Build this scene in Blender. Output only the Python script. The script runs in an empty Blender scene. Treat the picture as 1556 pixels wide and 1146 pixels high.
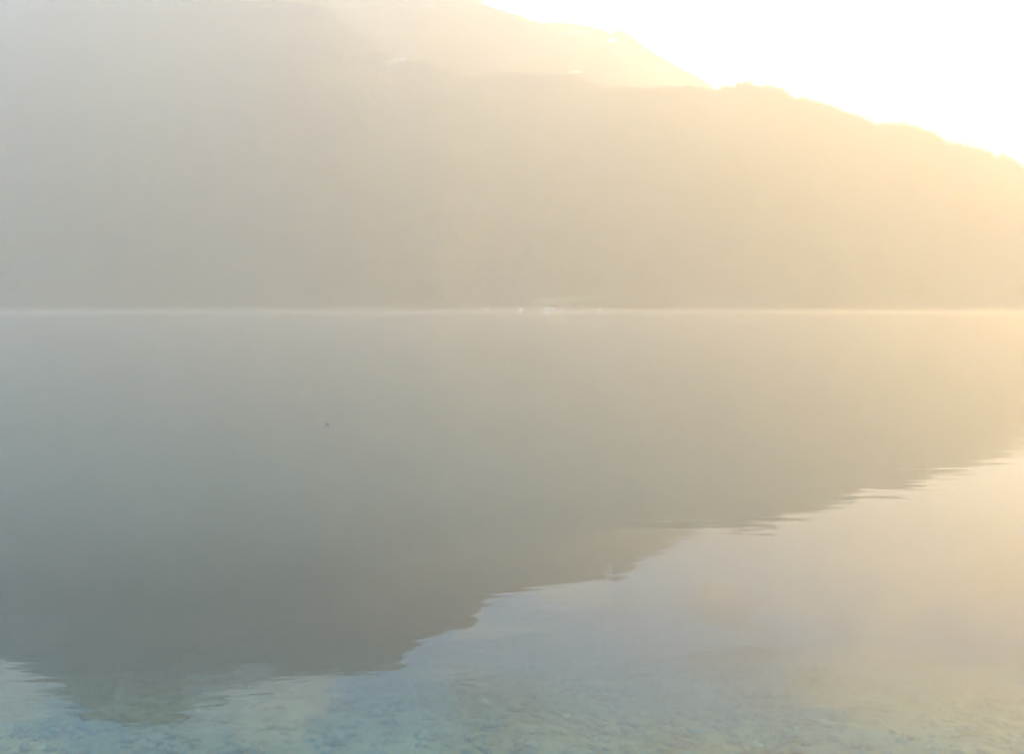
import bpy, math, random
import numpy as np
random.seed(7); rng = np.random.default_rng(11)
R = math.radians
scene = bpy.context.scene
COL = scene.collection

# ------------------------------------------------------------------ camera
W0, H0, F0 = 1556.0, 1146.0, 1513.0          # photograph's size and focal length in its pixels
HORIZON = 471.0
PITCH = math.atan((H0 / 2 - HORIZON) / F0)
CAM_H = 1.6
cam = bpy.data.objects.new('camera', bpy.data.cameras.new('camera')); COL.objects.link(cam)
cam.data.sensor_fit = 'HORIZONTAL'; cam.data.sensor_width = 36.0; cam.data.lens = 36.0 * F0 / W0
cam.data.clip_start = 0.1; cam.data.clip_end = 60000
cam.location = (0, 0, CAM_H); cam.rotation_euler = (math.pi / 2 - PITCH, 0, 0)
scene.camera = cam

# ------------------------------------------------------------------ light
SUN_AZ, SUN_EL = 38.0, 39.0                   # degrees to the right of the view, above the horizon
sun_d = bpy.data.lights.new('sun', 'SUN'); sun_d.energy = 4.5; sun_d.angle = R(0.5)
sun_d.color = (1.0, 0.545, 0.05)
sun = bpy.data.objects.new('sun', sun_d); COL.objects.link(sun)
sun.rotation_euler = (math.pi / 2 - R(SUN_EL), 0, math.pi - R(SUN_AZ))

world = bpy.data.worlds.new('World'); scene.world = world; world.use_nodes = True
wt = world.node_tree; wn, wl = wt.nodes, wt.links; wn.clear()
def N(t, kind, **kw):
    n = t.nodes.new(kind)
    for k, v in kw.items():
        if k in n.inputs.keys() if isinstance(k, str) else False: n.inputs[k].default_value = v
        else: setattr(n, k, v)
    return n
sky = wn.new('ShaderNodeTexSky'); sky.sky_type = 'NISHITA'; sky.sun_disc = False
sky.sun_elevation = R(SUN_EL); sky.sun_rotation = R(SUN_AZ)
sky.altitude = 560; sky.air_density = 1.0; sky.dust_density = 0.1; sky.ozone_density = 1.0
bg = wn.new('ShaderNodeBackground'); bg.inputs['Strength'].default_value = 0.05
wo = wn.new('ShaderNodeOutputWorld')
# clouds mirrored in the lake; extra brightness and blue tint added to light the haze
tc = wn.new('ShaderNodeTexCoord'); sep = wn.new('ShaderNodeSeparateXYZ'); wl.new(tc.outputs['Generated'], sep.inputs[0])
zc = wn.new('ShaderNodeMath'); zc.operation = 'MAXIMUM'; zc.inputs[1].default_value = 0.06; wl.new(sep.outputs['Z'], zc.inputs[0])
dx = wn.new('ShaderNodeMath'); dx.operation = 'DIVIDE'; wl.new(sep.outputs['X'], dx.inputs[0]); wl.new(zc.outputs[0], dx.inputs[1])
dy = wn.new('ShaderNodeMath'); dy.operation = 'DIVIDE'; wl.new(sep.outputs['Y'], dy.inputs[0]); wl.new(zc.outputs[0], dy.inputs[1])
cmb = wn.new('ShaderNodeCombineXYZ'); wl.new(dx.outputs[0], cmb.inputs[0]); wl.new(dy.outputs[0], cmb.inputs[1])
cn = wn.new('ShaderNodeTexNoise'); cn.inputs['Scale'].default_value = 2.3; cn.inputs['Detail'].default_value = 7; cn.inputs['Roughness'].default_value = 0.55
cn.inputs['Distortion'].default_value = 0.6
wl.new(cmb.outputs[0], cn.inputs['Vector'])
cr = wn.new('ShaderNodeMapRange'); cr.inputs['From Min'].default_value = 0.10; cr.inputs['From Max'].default_value = 0.55; cr.inputs['To Max'].default_value = 0.85
cr.interpolation_type = 'SMOOTHSTEP'; wl.new(cn.outputs['Fac'], cr.inputs['Value'])
cm = wn.new('ShaderNodeMix'); cm.data_type = 'RGBA'; el = wn.new('ShaderNodeMapRange'); el.interpolation_type = 'SMOOTHSTEP'; el.inputs['From Min'].default_value = .18; el.inputs['From Max'].default_value = .32; wl.new(sep.outputs['Z'], el.inputs['Value'])
ml = wn.new('ShaderNodeMath'); ml.operation = 'MULTIPLY'; wl.new(cr.outputs[0], ml.inputs[0]); wl.new(el.outputs[0], ml.inputs[1]); hi = wn.new('ShaderNodeMapRange'); hi.interpolation_type = 'SMOOTHSTEP'; hi.inputs['From Min'].default_value = .45; hi.inputs['From Max'].default_value = .80; hi.inputs['To Min'].default_value = 1.0; hi.inputs['To Max'].default_value = .35; wl.new(sep.outputs['Z'], hi.inputs['Value'])
m2_ = wn.new('ShaderNodeMath'); m2_.operation = 'MULTIPLY'; wl.new(ml.outputs[0], m2_.inputs[0]); wl.new(hi.outputs[0], m2_.inputs[1]); wl.new(m2_.outputs[0], cm.inputs['Factor'])
wl.new(sky.outputs[0], cm.inputs[6]); 
pn = wn.new('ShaderNodeTexNoise'); pn.inputs['Scale'].default_value = 1.25; pn.inputs['Detail'].default_value = 6; pn.inputs['Distortion'].default_value = .8; wl.new(cmb.outputs[0], pn.inputs['Vector'])
pr = wn.new('ShaderNodeMapRange'); pr.interpolation_type = 'SMOOTHSTEP'; pr.inputs['From Min'].default_value = .46; pr.inputs['From Max'].default_value = .66; wl.new(pn.outputs['Fac'], pr.inputs['Value'])
pc = wn.new('ShaderNodeMix'); pc.data_type = 'RGBA'; pc.inputs[6].default_value = (5.0, 24.0, 46.0, 1); pc.inputs[7].default_value = (35.0, 42.0, 42.0, 1); wl.new(pr.outputs[0], pc.inputs['Factor']); wl.new(pc.outputs[2], cm.inputs[7])
wl.new(cm.outputs[2], bg.inputs['Color']); wl.new(bg.outputs[0], wo.inputs[0])

scene.view_settings.view_transform = 'Standard'; scene.view_settings.look = 'None'
scene.view_settings.gamma = 1.0; scene.view_settings.use_curve_mapping = False
scene.view_settings.exposure = 0.83
scene.render.engine = 'CYCLES'
cy = scene.cycles
cy.use_denoising = True; cy.denoiser = 'OPENIMAGEDENOISE'; cy.denoising_input_passes = 'RGB'; cy.max_bounces = 8; cy.volume_bounces = 4; cy.glossy_bounces = 3; cy.diffuse_bounces = 2
cy.transparent_max_bounces = 8; cy.sample_clamp_indirect = 8.0; cy.caustics_reflective = False; cy.caustics_refractive = False

# ------------------------------------------------------------------ helpers
def pix(px, py):
    """Photograph pixel -> (x/y, z/y) slope of the view direction; a pixel in the mirror image gives the thing it mirrors."""
    u, v = px - W0 / 2, H0 / 2 - py
    fy = F0 * math.cos(PITCH) + v * math.sin(PITCH)
    fz = -F0 * math.sin(PITCH) + v * math.cos(PITCH)
    return u / fy, abs(fz / fy)

def mesh_obj(name, verts, faces, mats=None, smooth=False, mat_idx=None):
    me = bpy.data.meshes.new(name)
    verts = np.asarray(verts, dtype=np.float32)
    if isinstance(faces, np.ndarray):
        n, k = faces.shape
        me.vertices.add(len(verts)); me.vertices.foreach_set('co', verts.ravel())
        me.loops.add(n * k); me.loops.foreach_set('vertex_index', faces.astype(np.int32).ravel())
        me.polygons.add(n); me.polygons.foreach_set('loop_start', np.arange(0, n * k, k, dtype=np.int32))
        me.update(calc_edges=True)
    else:
        me.from_pydata([tuple(map(float, v)) for v in verts], [], faces)
    if smooth: me.polygons.foreach_set('use_smooth', [True] * len(me.polygons))
    for m in (mats or []): me.materials.append(m)
    if mat_idx is not None: me.polygons.foreach_set('material_index', np.asarray(mat_idx, dtype=np.int32))
    me.update()
    o = bpy.data.objects.new(name, me); COL.objects.link(o); return o

def tag(o, label=None, cat=None, group=None, kind=None):
    if label: o['label'] = label
    if cat: o['category'] = cat
    if group: o['group'] = group
    if kind: o['kind'] = kind
    return o

def mat(name):
    m = bpy.data.materials.new(name); m.use_nodes = True
    t = m.node_tree; t.nodes.clear()
    out = t.nodes.new('ShaderNodeOutputMaterial')
    return m, t, out

def simple(name, c1, c2, scale=1.0, rough=0.8, coord='Object'):
    m, t, out = mat(name)
    b = t.nodes.new('ShaderNodeBsdfPrincipled'); b.inputs['Roughness'].default_value = rough
    n = t.nodes.new('ShaderNodeTexNoise'); n.inputs['Scale'].default_value = scale; n.inputs['Detail'].default_value = 5
    tcn = t.nodes.new('ShaderNodeTexCoord'); t.links.new(tcn.outputs[coord], n.inputs['Vector'])
    r = t.nodes.new('ShaderNodeMapRange'); r.inputs['From Min'].default_value = .35; r.inputs['From Max'].default_value = .65
    t.links.new(n.outputs['Fac'], r.inputs['Value'])
    mx = t.nodes.new('ShaderNodeMix'); mx.data_type = 'RGBA'; mx.inputs[6].default_value = (*c1, 1); mx.inputs[7].default_value = (*c2, 1)
    t.links.new(r.outputs[0], mx.inputs['Factor']); t.links.new(mx.outputs[2], b.inputs['Base Color'])
    t.links.new(b.outputs[0], out.inputs['Surface'])
    return m

def vnoise(x, y, seed=0):
    """smooth 2-D value noise, -1..1"""
    xi, yi = np.floor(x).astype(np.int64), np.floor(y).astype(np.int64)
    fx, fy = x - xi, y - yi
    fx, fy = fx * fx * (3 - 2 * fx), fy * fy * (3 - 2 * fy)
    def h(a, b):
        n = (a * 374761393 + b * 668265263 + seed * 1442695041) & 0xffffffff
        n = ((n ^ (n >> 13)) * 1274126177) & 0xffffffff
        return ((n ^ (n >> 16)) & 0xffff) / 32767.5 - 1
    return (h(xi, yi) * (1 - fx) + h(xi + 1, yi) * fx) * (1 - fy) + (h(xi, yi + 1) * (1 - fx) + h(xi + 1, yi + 1) * fx) * fy
def fbm(x, y, o=5, seed=0, g=0.5):
    s, a = 0, 1.0
    for i in range(o):
        s = s + a * vnoise(x, y, seed + i * 17); x, y, a = x * 2.03 + 5.1, y * 2.03 + 9.7, a * g
    return s
def ridged(x, y, o=4, seed=0):
    s, a = 0, 1.0
    for i in range(o):
        s = s + a * (1 - 2 * np.abs(vnoise(x, y, seed + i * 13))); x, y, a = x * 2.1 + 3, y * 2.1 + 7, a * .5
    return s

# ------------------------------------------------------------------ terrain: wooded near ridge and rocky summit behind
# skylines read off the photograph (rows over the horizon) and off the mirror image (rows under it)
A_PX = [(-600, 900), (-300, 915), (-100, 905), (0, 922), (120, 938), (240, 940), (330, 932), (430, 925), (500, 915), (560, 872), (600, 838)]
A_PX2 = [(640, 96), (700, 113), (740, 117), (780, 113), (820, 109), (870, 114), (900, 124), (930, 133), (1000, 137), (1060, 134), (1085, 139), (1110, 136),
         (1130, 130), (1180, 135), (1205, 149), (1240, 156), (1270, 165), (1310, 182), (1330, 190), (1345, 190), (1380, 194), (1410, 202), (1440, 219), (1470, 227),
         (1500, 234), (1530, 243), (1556, 258), (1640, 285), (1750, 330), (1900, 370), (2150, 400), (2600, 380)]
B_PX = [(-600, 800), (-300, 870), (-100, 950), (0, 1002), (40, 1020), (75, 1045), (110, 1066), (150, 1080), (185, 1095), (215, 1107), (265, 1105), (282, 1088), (300, 1070),
        (340, 1056), (380, 1044), (420, 1036), (455, 1030), (500, 1018), (570, 1014), (605, 1005), (625, 985), (650, 966), (690, 955), (715, 951)]
B_PX2 = [(735, 3), (755, 12), (785, 22), (805, 31), (850, 35), (910, 40), (930, 52), (940, 45), (960, 58), (980, 74), (1010, 90), (1050, 110), (1080, 131), (1110, 150), (1170, 180),
         (1300, 260), (1556, 330), (2000, 380), (2600, 395)]
def skyline(*lists):
    pts = []
    for l in lists:
        for p in l: pts.append(pix(*p))
    pts.sort()
    return np.array([p[0] for p in pts]), np.array([p[1] for p in pts])
ax_, az_ = skyline(A_PX, A_PX2); bx_, bz_ = skyline(B_PX, B_PX2)
TX0, TX1, NX = -0.86, 0.98, 1300
# depth rows: denser near the shore and on the slopes that face the lake
ROW_A = 170; ROW_V = 34; ROW_B = 120; ROW_C = 12
tx = np.linspace(TX0, TX1, NX)
crestA = np.interp(tx, ax_, az_); crestB = np.interp(tx, bx_, bz_)
yS = 3260 + 60 * vnoise(tx * 9, tx * 0 + 2, 5) + 25 * vnoise(tx * 40, tx * 0, 6)
yA = 4350 + 260 * vnoise(tx * 3.2, tx * 0 + 1, 3) + 90 * vnoise(tx * 14, tx * 0 + 4, 4) - 500 * np.clip(tx - .2, 0, .6)
yB = 5800 + 260 * vnoise(tx * 4, tx * 0 + 7, 8) + 120 * vnoise(tx * 17, tx * 0 + 3, 9)
TREE = 9.0
hA = crestA * yA * (1 + 0.009 * fbm(tx * 90, tx * 0, 4, 31)) - TREE
hB = crestB * yB * (1 + 0.006 * fbm(tx * 60, tx * 0, 4, 41))
ts = np.linspace(0, 1, ROW_A) ** 1.15
bank = np.exp(-((tx - 0.035) / 0.075) ** 2)               # gentle meadow bank behind the village
rows = []
for t in ts:
    y = yS + (yA - yS) * t
    X = tx * y
    prof = t ** (1.12 + 0.9 * bank * (1 - t))
    prof = prof * (1 - 0.82 * bank * np.exp(-(t / 0.10) ** 2))
    env = 4 * t * (1 - t)
    n = ridged(X / 420 + 0.25 * fbm(X / 300, y / 300, 3, 2), y / 1500, 4, 21) * 75 + fbm(X / 150, y / 150, 4, 22) * 22
    z = hA * prof + n * env * np.clip(hA / 900, .25, 1.2)
    z = np.minimum(z, crestA * y * 0.992 - TREE * 1.1) if t < 0.985 else z
    z = np.maximum(z, -3 + 40 * t)
    if t == 0: z = z * 0 - 3
    rows.append(np.stack([X, y, z], 1))
for i in range(1, ROW_V + 1):                              # the valley between the two
    t = i / (ROW_V + 1); y = yA + (yB - 600 - yA) * t; X = tx * y
    z = hA * (1 - 0.35 * math.sin(t * math.pi / 2)) + fbm(X / 400, y / 400, 4, 33) * 60 * t
    z = np.minimum(z, crestA * y * 0.985)
    rows.append(np.stack([X, y, z], 1))
zv = rows[-1][:, 2].copy(); yv = rows[-1][:, 1].copy()
for i in range(1, ROW_B + 1):
    t = i / ROW_B; y = yv + (yB - yv) * t; X = tx * y
    z = zv + (hB - zv) * t ** 0.85
    rg = ridged(X / 260 + 0.3 * fbm(X / 200, y / 200, 3, 51), y / 900, 5, 52)
    z = z + (rg * 70 + fbm(X / 70, y / 70, 4, 53) * 16) * (1 - t) * t * 4 * np.clip(hB / 1800, .1, 1)
    z = np.minimum(z, crestB * y * 0.997) if t < 0.995 else z
    rows.append(np.stack([X, y, z], 1))
for i in range(1, ROW_C + 1):
    t = i / ROW_C; y = yB + 1300 * t; X = tx * y
    rows.append(np.stack([X, y, hB * (1 - .8 * t) + 40 * fbm(X / 300, y / 300, 3, 61) * t], 1))
P = np.stack(rows)                                         # rows x NX x 3
nr = len(P)
def grid_faces(r, c):
    i = np.arange(r * c).reshape(r, c)
    return np.stack([i[:-1, :-1].ravel(), i[:-1, 1:].ravel(), i[1:, 1:].ravel(), i[1:, :-1].ravel()], 1)

# snow and pale rock: an attribute per vertex
Tz = P[..., 2] / P[..., 1]; Tx = P[..., 0] / P[..., 1]
snow = np.zeros(Tz.shape)
rock = np.zeros(Tz.shape)
fine = fbm(P[..., 0] / 60, P[..., 1] / 60 + P[..., 2] / 60, 4, 71)
def patch(px, py, sx, sy, amt=1.0, target=snow):
    a, b = pix(px, py)
    g = np.exp(-((Tx - a) / (sx / F0)) ** 2 - ((Tz - b) / (sy / F0)) ** 2)
    target += amt * g
for p in [(598, 95, 20, 6, .68), (612, 88, 9, 6, .7), (716, 118, 10, 3, .8), (932, 60, 12, 7, .8), (876, 108, 18, 2.5, .9), (918, 76, 14, 6, .4),
          (298, 1056, 20, 15, 1.9), (340, 1038, 26, 12, 1.8), (390, 1022, 28, 14, 1.5), (182, 1052, 9, 14, 1.0), (196, 1036, 8, 10, .8), (252, 1072, 12, 6, 1.4), (320, 1040, 44, 12, .8), (870, 880, 30, 10, .6),
          (640, 30, 60, 14, .4), (450, 20, 90, 20, .3)]:
    patch(*p)
snow = np.clip(snow * 1.1, 0, 1.4)
isB = (np.arange(nr) >= ROW_A + ROW_V)[:, None]
rock = np.clip((Tz - .27) / .06, 0, 1) * isB * np.clip(.6 + fine * .6, 0, 1)

def terrain_mat(name):
    m, t, out = mat(name)
    L = t.links
    b = t.nodes.new('ShaderNodeBsdfPrincipled'); b.inputs['Roughness'].default_value = .9; b.inputs['Specular IOR Level'].default_value = .2
    geo = t.nodes.new('ShaderNodeNewGeometry')
    n1 = t.nodes.new('ShaderNodeTexNoise'); n1.inputs['Scale'].default_value = .02; n1.inputs['Detail'].default_value = 8; L.new(geo.outputs['Position'], n1.inputs['Vector'])
    c1 = t.nodes.new('ShaderNodeValToRGB'); c1.color_ramp.elements[0].position = .35; c1.color_ramp.elements[0].color = (.035, .05, .022, 1)
    c1.color_ramp.elements[1].position = .7; c1.color_ramp.elements[1].color = (.085, .095, .04, 1); L.new(n1.outputs['Fac'], c1.inputs[0])
    n2 = t.nodes.new('ShaderNodeTexNoise'); n2.inputs['Scale'].default_value = .012; n2.inputs['Detail'].default_value = 9; L.new(geo.outputs['Position'], n2.inputs['Vector'])
    c2 = t.nodes.new('ShaderNodeValToRGB'); c2.color_ramp.elements[0].position = .3; c2.color_ramp.elements[0].color = (.06, .09, .065, 1)
    c2.color_ramp.elements[1].position = .7; c2.color_ramp.elements[1].color = (.14, .17, .12, 1); L.new(n2.outputs['Fac'], c2.inputs[0])
    a1 = t.nodes.new('ShaderNodeAttribute'); a1.attribute_name = 'rock'
    a2 = t.nodes.new('ShaderNodeAttribute'); a2.attribute_name = 'snow'
    a3 = t.nodes.new('ShaderNodeAttribute'); a3.attribute_name = 'meadow'
    m1 = t.nodes.new('ShaderNodeMix'); m1.data_type = 'RGBA'; L.new(a1.outputs['Fac'], m1.inputs['Factor']); L.new(c1.outputs[0], m1.inputs[6]); L.new(c2.outputs[0], m1.inputs[7])
    m3 = t.nodes.new('ShaderNodeMix'); m3.data_type = 'RGBA'; L.new(a3.outputs['Fac'], m3.inputs['Factor']); L.new(m1.outputs[2], m3.inputs[6]); m3.inputs[7].default_value = (.15, .17, .05, 1)
    m2 = t.nodes.new('ShaderNodeMix'); m2.data_type = 'RGBA'; n3 = t.nodes.new('ShaderNodeTexNoise'); n3.inputs['Scale'].default_value = .018; n3.inputs['Detail'].default_value = 9; n3.inputs['Roughness'].default_value = .6; L.new(geo.outputs['Position'], n3.inputs['Vector'])
    ad = t.nodes.new('ShaderNodeMath'); ad.operation = 'ADD'; L.new(a2.outputs['Fac'], ad.inputs[0]); L.new(n3.outputs['Fac'], ad.inputs[1])
    sr = t.nodes.new('ShaderNodeMapRange'); sr.interpolation_type = 'SMOOTHSTEP'; sr.inputs['From Min'].default_value = 1.02; sr.inputs['From Max'].default_value = 1.22; L.new(ad.outputs[0], sr.inputs['Value']); L.new(sr.outputs[0], m2.inputs['Factor']); L.new(m3.outputs[2], m2.inputs[6]); m2.inputs[7].default_value = (.86, .80, .72, 1)
    L.new(m2.outputs[2], b.inputs['Base Color']); L.new(b.outputs[0], out.inputs['Surface'])
    return m
M_TER = terrain_mat('mountain_ground')
meadow = np.zeros(Tz.shape)
for p in [(840, 460, 34, 3.2), (870, 452, 30, 5, ), (905, 455, 34, 3.5), (820, 455, 20, 3), (1040, 455, 26, 2.5), (1110, 458, 34, 2.5), (1170, 459, 40, 2.2), (720, 464, 30, 2.5)]:
    patch(*p, amt=1.0, target=meadow)
meadow = np.clip((meadow * (1 + .5 * fine) - .35) * 3, 0, 1) * (np.arange(nr) < 70)[:, None]

def add_attr(o, name, vals):
    a = o.data.attributes.new(name, 'FLOAT', 'POINT'); a.data.foreach_set('value', vals.ravel().astype(np.float32))
k = ROW_A + ROW_V // 2
near = mesh_obj('hills', P[:k + 1].reshape(-1, 3), grid_faces(k + 1, NX), [M_TER], True); tag(near, kind='structure')
far = mesh_obj('mountain', P[k:].reshape(-1, 3), grid_faces(nr - k, NX), [M_TER], True); tag(far, kind='structure')
for o, s in ((near, slice(0, k + 1)), (far, slice(k, nr))):
    add_attr(o, 'snow', snow[s]); add_attr(o, 'rock', rock[s]); add_attr(o, 'meadow', meadow[s])

# ------------------------------------------------------------------ forest on the slopes
M_CONIFER = simple('conifer_needles', (.028, .045, .022), (.07, .085, .035), .06)
M_LEAF = simple('leafy_crown', (.045, .07, .02), (.10, .12, .04), .4)
M_BARK = simple('bark', (.08, .055, .035), (.14, .10, .07), 3)
def forest(name, r0, r1, count, hmin, hmax, seed, crest_bias=0.0, steep=None):
    g = np.random.default_rng(seed)
    rr = g.uniform(r0, r1 - 1.001, count); 
    if crest_bias: rr[: int(count * crest_bias)] = g.uniform(ROW_A - 4.5, ROW_A - 0.6, int(count * crest_bias))
    cc = g.uniform(0, NX - 1.001, count)
    i, j = rr.astype(int), cc.astype(int); fr, fc = (rr - i)[:, None], (cc - j)[:, None]
    base = (P[i, j] * (1 - fc) + P[i, j + 1] * fc) * (1 - fr) + (P[i + 1, j] * (1 - fc) + P[i + 1, j + 1] * fc) * fr
    dens = fbm(base[:, 0] / 160, base[:, 1] / 160, 3, seed)
    keep = ((dens > -.55) | (np.abs(rr - ROW_A + 2.5) < 2.2)) & (meadow[i, j] < .3) & (snow[i, j] < .45) & (base[:, 2] > 2)
    base = base[keep]; n = len(base)
    h = g.uniform(hmin, hmax, n) * (1 + .25 * g.standard_normal(n).clip(-1, 1.6)); r = h * g.uniform(.17, .30, n)
    # two stacked six-sided skirts with ragged hems
    V = []; Fc = []
    K = 6
    ang = np.arange(K) / K * 2 * math.pi
    ph = g.uniform(0, 6.28, n)
    for (zb, zt, rs) in ((.08, .68, 1.0), (.42, 1.0, .62)):
        ring = np.empty((n, K + 1, 3))
        for a in range(K):
            rad = r * rs * g.uniform(.7, 1.2, n)
            ring[:, a, 0] = base[:, 0] + rad * np.cos(ang[a] + ph); ring[:, a, 1] = base[:, 1] + rad * np.sin(ang[a] + ph)
            ring[:, a, 2] = base[:, 2] + h * (zb + g.uniform(-.04, .04, n)) - 1
        ring[:, K, 0] = base[:, 0] + g.normal(0, .02, n) * h; ring[:, K, 1] = base[:, 1]; ring[:, K, 2] = base[:, 2] + h * zt
        off = sum(v.shape[0] for v in V)
        V.append(ring.reshape(-1, 3))
        ids = off + np.arange(n)[:, None] * (K + 1)
        for a in range(K):
            Fc.append(np.stack([ids[:, 0] + a, ids[:, 0] + (a + 1) % K, ids[:, 0] + K], 1))
    return tag(mesh_obj(name, np.concatenate(V), np.concatenate(Fc), [M_CONIFER]), 'dense conifer forest covering the hazy lower mountainside', 'forest', kind='stuff')
fo = forest('forest', 3, ROW_A + 1, 66000, 13, 26, 3, crest_bias=.28)
fo2 = forest('woodland', ROW_A + 2, ROW_A + ROW_V + 70, 18000, 14, 24, 5)
fo2['label'] = 'sparser forest on the flank of the paler summit behind the wooded ridge'

def ground_at(px, t_row):
    a = pix(px, HORIZON - 1)[0]
    j = int(np.clip((a - TX0) / (TX1 - TX0) * (NX - 1), 0, NX - 2)); return P[t_row, j]

# ------------------------------------------------------------------ single trees
def cone_tree(h, r, seed):
    g = random.Random(seed); V = []; F = []
    tiers = 6
    for q in range(tiers):
        z0 = h * (.12 + .80 * q / tiers); z1 = z0 + h * .26; rq = r * (1 - q / tiers) ** .8; K = 9
        o = len(V)
        for a in range(K):
            rr = rq * g.uniform(.72, 1.15); t = 2 * math.pi * a / K + q
            V.append((rr * math.cos(t), rr * math.sin(t), z0 + g.uniform(-.02, .02) * h))
        V.append((0, 0, min(z1, h)))
        for a in range(K): F.append((o + a, o + (a + 1) % K, o + K))
    return V, F
def leafy(h, r, seed, n=260):
    g = random.Random(seed); V = []; F = []
    lobes = [(g.uniform(-.45, .45) * r, g.uniform(-.45, .45) * r, h * g.uniform(.45, .8), r * g.uniform(.45, .75)) for _ in range(7)]
    for _ in range(n):
        lx, ly, lz, lr = g.choice(lobes)
        u, v = g.uniform(-1, 1), g.uniform(0, 6.283); s = math.sqrt(1 - u * u); rad = lr * g.uniform(.6, 1.05)
        c = (lx + rad * s * math.cos(v), ly + rad * s * math.sin(v), lz + rad * u * .9)
        o = len(V); e = r * .16
        for _k in range(3): V.append((c[0] + g.uniform(-e, e), c[1] + g.uniform(-e, e), c[2] + g.uniform(-e, e)))
        F.append((o, o + 1, o + 2))
    return V, F
def trunk(h, r):
    V = []; F = []; K = 7
    for q, (z, s) in enumerate(((-1, 1.5), (h * .3, 1), (h * .9, .25))):
        for a in range(K): V.append((r * s * math.cos(a * 6.2832 / K), r * s * math.sin(a * 6.2832 / K), z))
    for q in range(2):
        for a in range(K): F.append((q * K + a, q * K + (a + 1) % K, (q + 1) * K + (a + 1) % K, (q + 1) * K + a))
    return V, F
TREE_MESH = {}
def tree(kind, loc, h, rz, label, group, cat='tree'):
    e = bpy.data.objects.new(kind, None); COL.objects.link(e); e.location = loc; e.rotation_euler.z = rz; e.scale = (h / 20,) * 3
    tag(e, label, cat, group)
    var = random.randrange(4)
    key = (kind, var)
    if key not in TREE_MESH:
        V, F = cone_tree(20, 4.2, 10 + var) if kind == 'conifer_tree' else leafy(20, 8.5, 30 + var)
        me = bpy.data.meshes.new('crown'); me.from_pydata(V, [], F); me.materials.append(M_CONIFER if kind == 'conifer_tree' else M_LEAF)
        V, F = trunk(20 if kind == 'conifer_tree' else 13, .42); mt = bpy.data.meshes.new('trunk'); mt.from_pydata(V, [], F); mt.materials.append(M_BARK)
        TREE_MESH[key] = (me, mt)
    for nm, me in zip(('crown', 'trunk'), TREE_MESH[key]):
        c = bpy.data.objects.new(nm, me); COL.objects.link(c); c.parent = e
    return e
g = random.Random(4)
for px in [1465, 1412, 1408, 1480, 1530, 1345, 1500, 1258, 1213, 1131, 1136, 1182, 1097, 1553, 1440, 1386, 1300]:
    loc = ground_at(px, ROW_A - 1)
    big = px == 1465
    tree('conifer_tree', (loc[0], loc[1], loc[2] - 1), 46 if big else g.uniform(29, 40), g.uniform(0, 6),
         'tallest conifer breaking the skyline of the bright right-hand ridge' if big else 'dark conifer standing up from the skyline of the wooded ridge',
         'conifers on the skyline of the wooded ridge')
for i in range(34):
    px = 700 + i * 15.4 + g.uniform(-6, 6)
    loc = ground_at(px, g.choice([2, 3, 4, 5]))
    tree('broadleaf_tree', (loc[0] + g.uniform(-5, 5), loc[1], max(loc[2], 0.3)), g.uniform(11, 19), g.uniform(0, 6),
         'round leafy tree on the far lake shore near the village', 'leafy trees along the far shore')

# ------------------------------------------------------------------ village on the far shore
M_WALL = simple('house_plaster', (.52, .50, .46), (.60, .58, .54), .5)
M_TIMBER = simple('chalet_timber', (.20, .12, .06), (.30, .19, .10), .8)
M_ROOF = simple('roof_tile', (.20, .10, .07), (.30, .17, .12), .7)
M_ROOFG = simple('roof_slate', (.16, .16, .17), (.26, .25, .25), .7)
M_GLASS = simple('window_glass', (.04, .05, .06), (.07, .08, .09), .3, .15)
M_WOOD = simple('door_wood', (.16, .09, .05), (.22, .13, .07), 1)
def box(x0, x1, y0, y1, z0, z1):
    V = [(x, y, z) for z in (z0, z1) for (x, y) in ((x0, y0), (x1, y0), (x1, y1), (x0, y1))]
    return V, [(0, 3, 2, 1), (4, 5, 6, 7), (0, 1, 5, 4), (1, 2, 6, 5), (2, 3, 7, 6), (3, 0, 4, 7)]
def child(name, VF, m, parent):
    me = bpy.data.meshes.new(name); me.from_pydata(VF[0], [], VF[1]); me.materials.append(m)
    o = bpy.data.objects.new(name, me); COL.objects.link(o); o.parent = parent; return o
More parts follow.
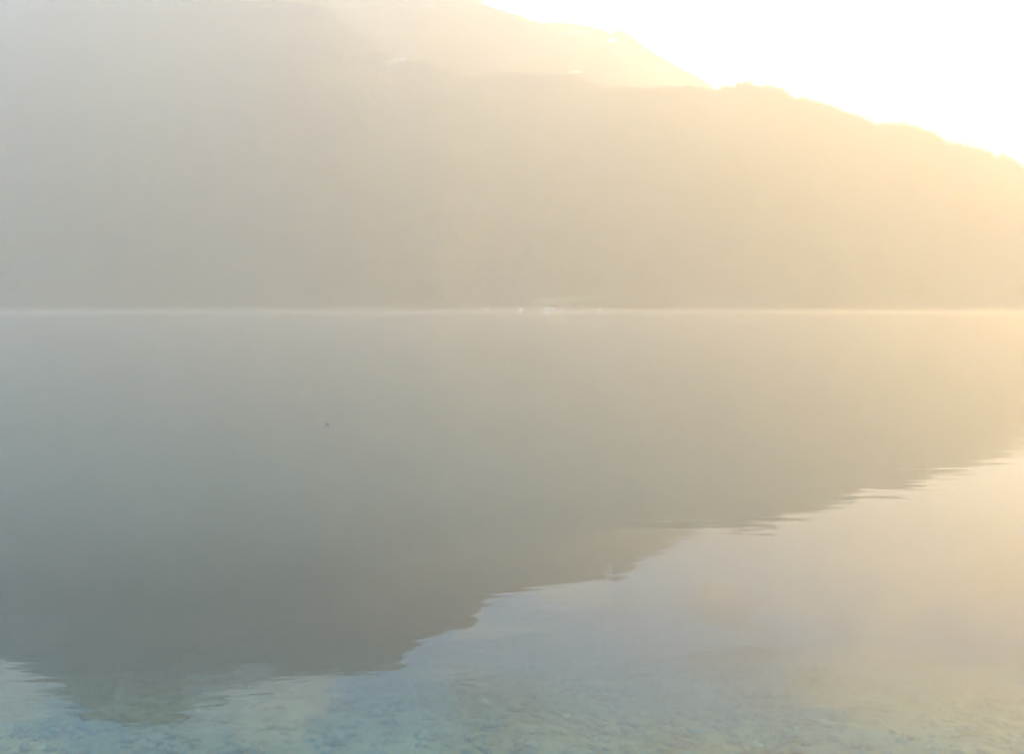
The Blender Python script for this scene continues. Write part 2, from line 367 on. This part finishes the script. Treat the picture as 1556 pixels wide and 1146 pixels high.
def house(px, row, w, d, h, label, wall=M_WALL, roof=M_ROOF, rz=0.0, floors=2, lower=0.0):
    loc = ground_at(px, row)
    e = bpy.data.objects.new('house', None); COL.objects.link(e); e.location = (loc[0], loc[1], max(loc[2], .6)); e.rotation_euler.z = rz
    tag(e, label, 'house', 'houses of the village on the far shore')
    rh = w * .30
    V = [(-w/2, -d/2, -3), (w/2, -d/2, -3), (w/2, d/2, -3), (-w/2, d/2, -3), (-w/2, -d/2, h), (w/2, -d/2, h), (w/2, d/2, h), (-w/2, d/2, h), (0, -d/2, h + rh), (0, d/2, h + rh)]
    F = [(0, 3, 2, 1), (0, 1, 5, 8, 4), (2, 3, 7, 9, 6), (1, 2, 6, 5), (3, 0, 4, 7)]
    child('wall', (V, F), wall, e)
    ov = .9; th = .35; sl = rh / (w / 2)
    V = []; 
    for y in (-d/2 - ov, d/2 + ov):
        V += [(-w/2 - ov, y, h - sl * ov + .05), (0, y, h + rh + .05), (w/2 + ov, y, h - sl * ov + .05), (w/2 + ov, y, h - sl * ov + th), (0, y, h + rh + th + .1), (-w/2 - ov, y, h - sl * ov + th)]
    F = [(0, 1, 4, 5), (1, 2, 3, 4), (11, 10, 7, 6), (10, 9, 8, 7)] + [(a, a + 6, (a + 1) % 6 + 6, (a + 1) % 6) for a in range(6)]
    ro = child('roof', (V, F), roof, e)
    child('chimney', box(w * .18, w * .18 + .9, -.5, .5, h + rh * .3, h + rh + 1.3), M_WALL, ro)
    nf = max(2, int(w / 3.6))
    fh = h / floors
    for f in range(floors):
        for q in range(nf):
            x = -w / 2 + w * (q + .5) / nf; z = f * fh + fh * .35
            if f == 0 and q == nf // 2:
                child('door', box(x - .55, x + .55, -d/2 - .06, -d/2 + .1, 0.02, 2.2), M_WOOD, e); continue
            wi = child('window', box(x - .65, x + .65, -d/2 - .05, -d/2 + .1, z, z + 1.35), M_GLASS, e)
            child('sill', box(x - .8, x + .8, -d/2 - .22, -d/2 - .055, z - .14, z - .003), M_WOOD, wi)
    return e
house(832, 2, 17, 13, 9.5, 'tall white house, the brightest dot in the middle of the far shore', rz=.1, floors=3)
house(842, 3, 12, 10, 6.5, 'white house just right of the tall bright one on the shore', rz=-.2)
house(853, 3, 14, 11, 6.5, 'low pinkish white house at the right end of the shore cluster', wall=simple('pink_plaster', (.50, .40, .34), (.56, .45, .39), .5), rz=.3)
house(792, 2, 16, 12, 8, 'white house standing alone left of the brightest one', rz=-.1, roof=M_ROOFG, floors=3)
house(786, 5, 9, 8, 5, 'small chalet behind the lone white house', wall=M_TIMBER, rz=.4)
house(743, 2, 12, 10, 7, 'pale house at the left end of the shore village', rz=.2)
house(818, 6, 10, 9, 5.5, 'timber chalet on the lower edge of the green meadow', wall=M_TIMBER, roof=M_ROOFG, rz=-.3)
house(886, 5, 13, 11, 6.5, 'cream house on the bank under the meadow, right of the village', rz=.15, wall=simple('cream_plaster', (.50, .45, .33), (.56, .50, .38), .5))
house(913, 2, 14, 10, 6, 'grey roofed house at the waterline beyond the village', rz=-.15, roof=M_ROOFG)
house(1028, 4, 11, 9, 5.5, 'isolated white farmhouse below the middle meadow', rz=.2)
house(1084, 6, 12, 10, 6, 'farmhouse above the shore between two thin meadows', rz=-.3)
house(1128, 5, 11, 9, 5.5, 'small white house at the foot of the bright right slope', rz=.1)

# ------------------------------------------------------------------ lake bed, gravel, water
yb = np.concatenate([np.linspace(-14, 16, 150), np.linspace(16.5, 70, 60)]); xb = np.linspace(-45, 45, 240)
XX, YY = np.meshgrid(xb, yb)
ZB = 0.34 - 0.20 * YY - 0.0 * XX
ZB = np.where(YY < 0, .34 - .06 * YY, ZB); ZB = np.where(YY > 9, -1.46 - .10 * (YY - 9), ZB)
ZB = np.maximum(ZB, -4.6) + .05 * fbm(XX / 1.5, YY / 1.5, 4, 81)
M_BED = simple('lakebed_gravel', (.17, .19, .14), (.30, .31, .24), 5, .7)
bed = tag(mesh_obj('lakebed', np.stack([XX, YY, ZB], 2).reshape(-1, 3), grid_faces(*XX.shape), [M_BED], True), kind='structure')
def pebbles(name, n, x0, x1, y0, y1, smin, smax, m, seed, label):
    g = np.random.default_rng(seed)
    phi = (1 + 5 ** .5) / 2
    ico = np.array([(-1, phi, 0), (1, phi, 0), (-1, -phi, 0), (1, -phi, 0), (0, -1, phi), (0, 1, phi), (0, -1, -phi), (0, 1, -phi), (phi, 0, -1), (phi, 0, 1), (-phi, 0, -1), (-phi, 0, 1)]) / 1.9
    fc = np.array([(0, 11, 5), (0, 5, 1), (0, 1, 7), (0, 7, 10), (0, 10, 11), (1, 5, 9), (5, 11, 4), (11, 10, 2), (10, 7, 6), (7, 1, 8), (3, 9, 4), (3, 4, 2), (3, 2, 6), (3, 6, 8), (3, 8, 9), (4, 9, 5), (2, 4, 11), (6, 2, 10), (8, 6, 7), (9, 8, 1)])
    x, y = g.uniform(x0, x1, n), g.uniform(y0, y1, n)
    i = np.clip(np.searchsorted(yb, y) - 1, 0, len(yb) - 2); j = np.clip(((x + 45) / 90 * 239).astype(int), 0, 238)
    z = ZB[i, j]
    s = g.uniform(smin, smax, n) * g.uniform(.6, 1.3, n)
    sc = np.stack([s * g.uniform(.8, 1.3, n), s * g.uniform(.7, 1.1, n), s * g.uniform(.35, .6, n)], 1)
    a = g.uniform(0, 6.28, n); v = ico[None] * sc[:, None] * g.uniform(.85, 1.15, (n, 12, 1))
    vx = v[..., 0] * np.cos(a)[:, None] - v[..., 1] * np.sin(a)[:, None]; vy = v[..., 0] * np.sin(a)[:, None] + v[..., 1] * np.cos(a)[:, None]
    V = np.stack([vx + x[:, None], vy + y[:, None], v[..., 2] + z[:, None]], 2).reshape(-1, 3)
    F = (fc[None] + (np.arange(n) * 12)[:, None, None]).reshape(-1, 3)
    return tag(mesh_obj(name, V, F, [m], True), label, 'gravel', kind='stuff')
pebbles('gravel', 40000, -10, 10, 0.6, 15, .012, .035, simple('grey_stone', (.15, .17, .13), (.28, .28, .22), 9, .6), 1, 'grey and brown pebbles lying on the shallow lake bed')
pebbles('pale_pebbles', 700, -7, 7, 1.5, 10, .012, .022, simple('pale_stone', (.50, .50, .26), (.62, .60, .36), 9, .6), 2, 'scattered pale yellowish stones on the shallow lake bed')

def water_mat():
    m, t, out = mat('lake_water'); L = t.links
    geo = t.nodes.new('ShaderNodeNewGeometry')
    def noise(scale_x, scale_y, detail, dist=0.0, rough=.5, off=0):
        mp = t.nodes.new('ShaderNodeMapping'); mp.inputs['Scale'].default_value = (scale_x, scale_y, 1); mp.inputs['Location'].default_value = (off, off * .7, 0)
        n = t.nodes.new('ShaderNodeTexNoise'); n.inputs['Scale'].default_value = 1; n.inputs['Detail'].default_value = detail; n.inputs['Distortion'].default_value = dist; n.inputs['Roughness'].default_value = rough
        L.new(geo.outputs['Position'], mp.inputs['Vector']); L.new(mp.outputs[0], n.inputs['Vector']); return n.outputs['Fac']
    def math_(op, a, b):
        n = t.nodes.new('ShaderNodeMath'); n.operation = op
        for k, v in enumerate((a, b)):
            if isinstance(v, (int, float)): n.inputs[k].default_value = v
            else: L.new(v, n.inputs[k])
        return n.outputs[0]
    big = math_('MULTIPLY', noise(.9, 2.2, 2, .3), 0.0022)
    mid = math_('MULTIPLY', noise(3.2, 8.5, 3, .4, off=9), 0.0007)
    small = math_('MULTIPLY', noise(11, 28, 2, .3, off=4), 0.00018)
    calm = t.nodes.new('ShaderNodeMapRange'); calm.inputs['From Min'].default_value = .40; calm.inputs['From Max'].default_value = .62; calm.inputs['To Min'].default_value = .25; calm.inputs['To Max'].default_value = 1.2
    L.new(noise(.10, .16, 2, .5, off=3), calm.inputs['Value'])
    h = math_('ADD', big, math_('MULTIPLY', math_('ADD', mid, small), calm.outputs[0]))
    fade = t.nodes.new('ShaderNodeMapRange'); fade.inputs['From Min'].default_value = 30; fade.inputs['From Max'].default_value = 300; fade.inputs['To Min'].default_value = 1; fade.inputs['To Max'].default_value = 0.0
    sp0 = t.nodes.new('ShaderNodeSeparateXYZ'); L.new(geo.outputs['Position'], sp0.inputs[0]); L.new(sp0.outputs['Y'], fade.inputs['Value'])
    bump = t.nodes.new('ShaderNodeBump'); L.new(fade.outputs[0], bump.inputs['Strength']); bump.inputs['Distance'].default_value = 1; L.new(h, bump.inputs['Height'])
    sepn = t.nodes.new('ShaderNodeSeparateXYZ'); L.new(geo.outputs['Position'], sepn.inputs[0])
    clear = t.nodes.new('ShaderNodeMapRange'); clear.inputs['From Min'].default_value = 2.0; clear.interpolation_type = 'SMOOTHSTEP'; clear.inputs['From Max'].default_value = 10.0; clear.inputs['To Min'].default_value = .80; clear.inputs['To Max'].default_value = 0.0
    L.new(sepn.outputs['Y'], clear.inputs['Value'])
    body = t.nodes.new('ShaderNodeBsdfDiffuse'); body.inputs['Color'].default_value = (.02, .06, .065, 1)
    tr = t.nodes.new('ShaderNodeBsdfTransparent'); tr.inputs['Color'].default_value = (.70, .88, .80, 1)
    mx = t.nodes.new('ShaderNodeMixShader'); L.new(clear.outputs[0], mx.inputs[0]); L.new(body.outputs[0], mx.inputs[1]); L.new(tr.outputs[0], mx.inputs[2])
    gl = t.nodes.new('ShaderNodeBsdfGlossy'); gl.inputs['Roughness'].default_value = .012; gl.inputs['Color'].default_value = (1, 1, 1, 1); L.new(bump.outputs[0], gl.inputs['Normal'])
    g2 = t.nodes.new('ShaderNodeBsdfGlossy'); g2.inputs['Roughness'].default_value = .45; g2.inputs['Color'].default_value = (1, 1, 1, 1)
    gm = t.nodes.new('ShaderNodeMixShader'); gm.inputs[0].default_value = .05; L.new(gl.outputs[0], gm.inputs[1]); L.new(g2.outputs[0], gm.inputs[2])
    dt = t.nodes.new('ShaderNodeVectorMath'); dt.operation = 'DOT_PRODUCT'; L.new(geo.outputs['Incoming'], dt.inputs[0]); L.new(bump.outputs[0], dt.inputs[1])
    inv = math_('SUBTRACT', 1.0, math_('MINIMUM', math_('ABSOLUTE', dt.outputs['Value'], 0), 1.0))
    refl = math_('ADD', 0.027, math_('MULTIPLY', 0.973, math_('POWER', inv, 4.85)))
    fm = t.nodes.new('ShaderNodeMixShader'); L.new(refl, fm.inputs[0]); L.new(mx.outputs[0], fm.inputs[1]); L.new(gm.outputs[0], fm.inputs[2])
    L.new(fm.outputs[0], out.inputs['Surface'])
    return m
wv = [(-7000, -13, 0), (7000, -13, 0), (7000, 4200, 0), (-7000, 4200, 0)]
water = tag(mesh_obj('water', wv, [(0, 1, 2, 3)], [water_mat()]), kind='structure')

# ------------------------------------------------------------------ small things on and in the water
def at_water(px, py):
    a, b = pix(px, py); y = CAM_H / b; return a * y, y
x, y = at_water(498, 645)
V = []; F = []; K = 8; segs = 9
for s in range(segs):
    q = s / (segs - 1); r = .012 * (1 - .7 * abs(q - .35)) ; cx = -.06 + .12 * q; cz = .004 + .006 * math.sin(q * 3); cyy = .012 * math.sin(q * 5)
    for a in range(K): V.append((cx, cyy + r * math.cos(a * 6.283 / K), cz + r * math.sin(a * 6.283 / K)))
for s in range(segs - 1):
    for a in range(K): F.append((s * K + a, s * K + (a + 1) % K, (s + 1) * K + (a + 1) % K, (s + 1) * K + a))
F += [tuple(range(K))[::-1], tuple((segs - 1) * K + a for a in range(K))]
tw = mesh_obj('driftwood', V, F, [simple('wet_wood', (.14, .12, .10), (.24, .20, .16), 30)], True); tw.location = (x, y, .003); tw.scale = (.5, .5, .5)
tag(tw, 'small dark piece of driftwood floating on calm water, left of the middle', 'driftwood')
x, y = at_water(740, 656)
V = []; F = []; n = 14
V.append((0, 0, .006))
for a in range(n):
    t = a * 6.283 / n; rr = .042 * (1 + .22 * math.cos(t * 5)) ; V.append((rr * math.cos(t), rr * math.sin(t), .006 + .010 * (math.sin(t * 2) + 1)))
for a in range(n): F.append((0, 1 + a, 1 + (a + 1) % n))
V += [(x_, y_, z_ - .003) for x_, y_, z_ in V]; F += [(15 + f[0], 15 + f[2], 15 + f[1]) for f in F[:n]] + [(1 + a, 16 + a, 16 + (a + 1) % n, 1 + (a + 1) % n) for a in range(n)]
lf = mesh_obj('leaf', V, F, [simple('wet_leaf', (.22, .19, .10), (.30, .25, .13), 40)], False); lf.location = (x, y, .003); lf.scale = (.55, .55, .4)
tag(lf, 'curled brown leaf floating on the lake near the middle of the picture', 'leaf')
x, y = at_water(266, 1124)
V = []; F = []
for s in range(12):
    q = s / 11; yy = y - .55 + .95 * q; r = .010 + .002 * math.sin(s * 2.1); xx = x * (yy / y) + .012 * math.sin(s * 1.3)
    zz = -.10 - .20 * q
    for a in range(6): V.append((xx + r * math.cos(a * 1.0472), yy, zz + r * math.sin(a * 1.0472)))
for s in range(11):
    for a in range(6): F.append((s * 6 + a, s * 6 + (a + 1) % 6, (s + 1) * 6 + (a + 1) % 6, (s + 1) * 6 + a))
F += [tuple(range(6))[::-1], tuple(66 + a for a in range(6))]
st = mesh_obj('stick', V, F, [simple('sunken_wood', (.20, .09, .05), (.26, .13, .08), 20)], True)
tag(st, 'thin reddish brown stick under water below the mirrored summit', 'stick')

# ------------------------------------------------------------------ low mist over the far end of the lake
NXM = 60; prof = [(0, .3), (.12, .55), (.3, .85), (.5, 1), (.72, .85), (.9, .5), (1, .3)]
V = []; F = []
for i in range(NXM):
    xx = -3600 + 7200 * i / (NXM - 1); hh = 9 + 1.6 * math.sin(i * .7) + 1.3 * math.sin(i * 1.9 + 1)
    hh *= .05 + .95 * min(1, i / 3, (NXM - 1 - i) / 3)
    for (q, s) in prof: V.append((xx, 1500 + 1640 * q, .3 + hh * s))
    for (q, s) in prof: V.append((xx, 1500 + 1640 * q, .25))
m_ = len(prof); c_ = 2 * m_
ringi = list(range(m_)) + list(range(2 * m_ - 1, m_ - 1, -1))
for i in range(NXM - 1):
    for a in range(c_):
        p, q = ringi[a], ringi[(a + 1) % c_]; F.append((i * c_ + p, i * c_ + q, (i + 1) * c_ + q, (i + 1) * c_ + p))
F += [tuple(ringi)[::-1], tuple((NXM - 1) * c_ + r for r in ringi)]
def vol(name, color, dens, g_):
    m, t, out = mat(name); v = t.nodes.new('ShaderNodeVolumePrincipled')
    v.inputs['Color'].default_value = (*color, 1); v.inputs['Density'].default_value = dens; v.inputs['Anisotropy'].default_value = g_
    t.links.new(v.outputs[0], out.inputs['Volume']); return m
mist = mesh_obj('mist', V, F, [vol('mist_air', (.97, .97, .97), .00008, .6)])
import bmesh
bm = bmesh.new(); bm.from_mesh(mist.data); bmesh.ops.recalc_face_normals(bm, faces=bm.faces); bm.to_mesh(mist.data); bm.free()
tag(mist, 'thin pale mist lying along the far shoreline', 'mist', kind='stuff')

# ------------------------------------------------------------------ the hazy air itself
V, F = box(-7600, 7600, -40, 8700, -6.5, float(P[..., 2].max()) + 60)
haze = mesh_obj('haze', V, F, [vol('haze_air', (.97, .97, .97), .00021, .61)])
tag(haze, 'warm morning haze filling the air over the lake', 'haze', kind='stuff')
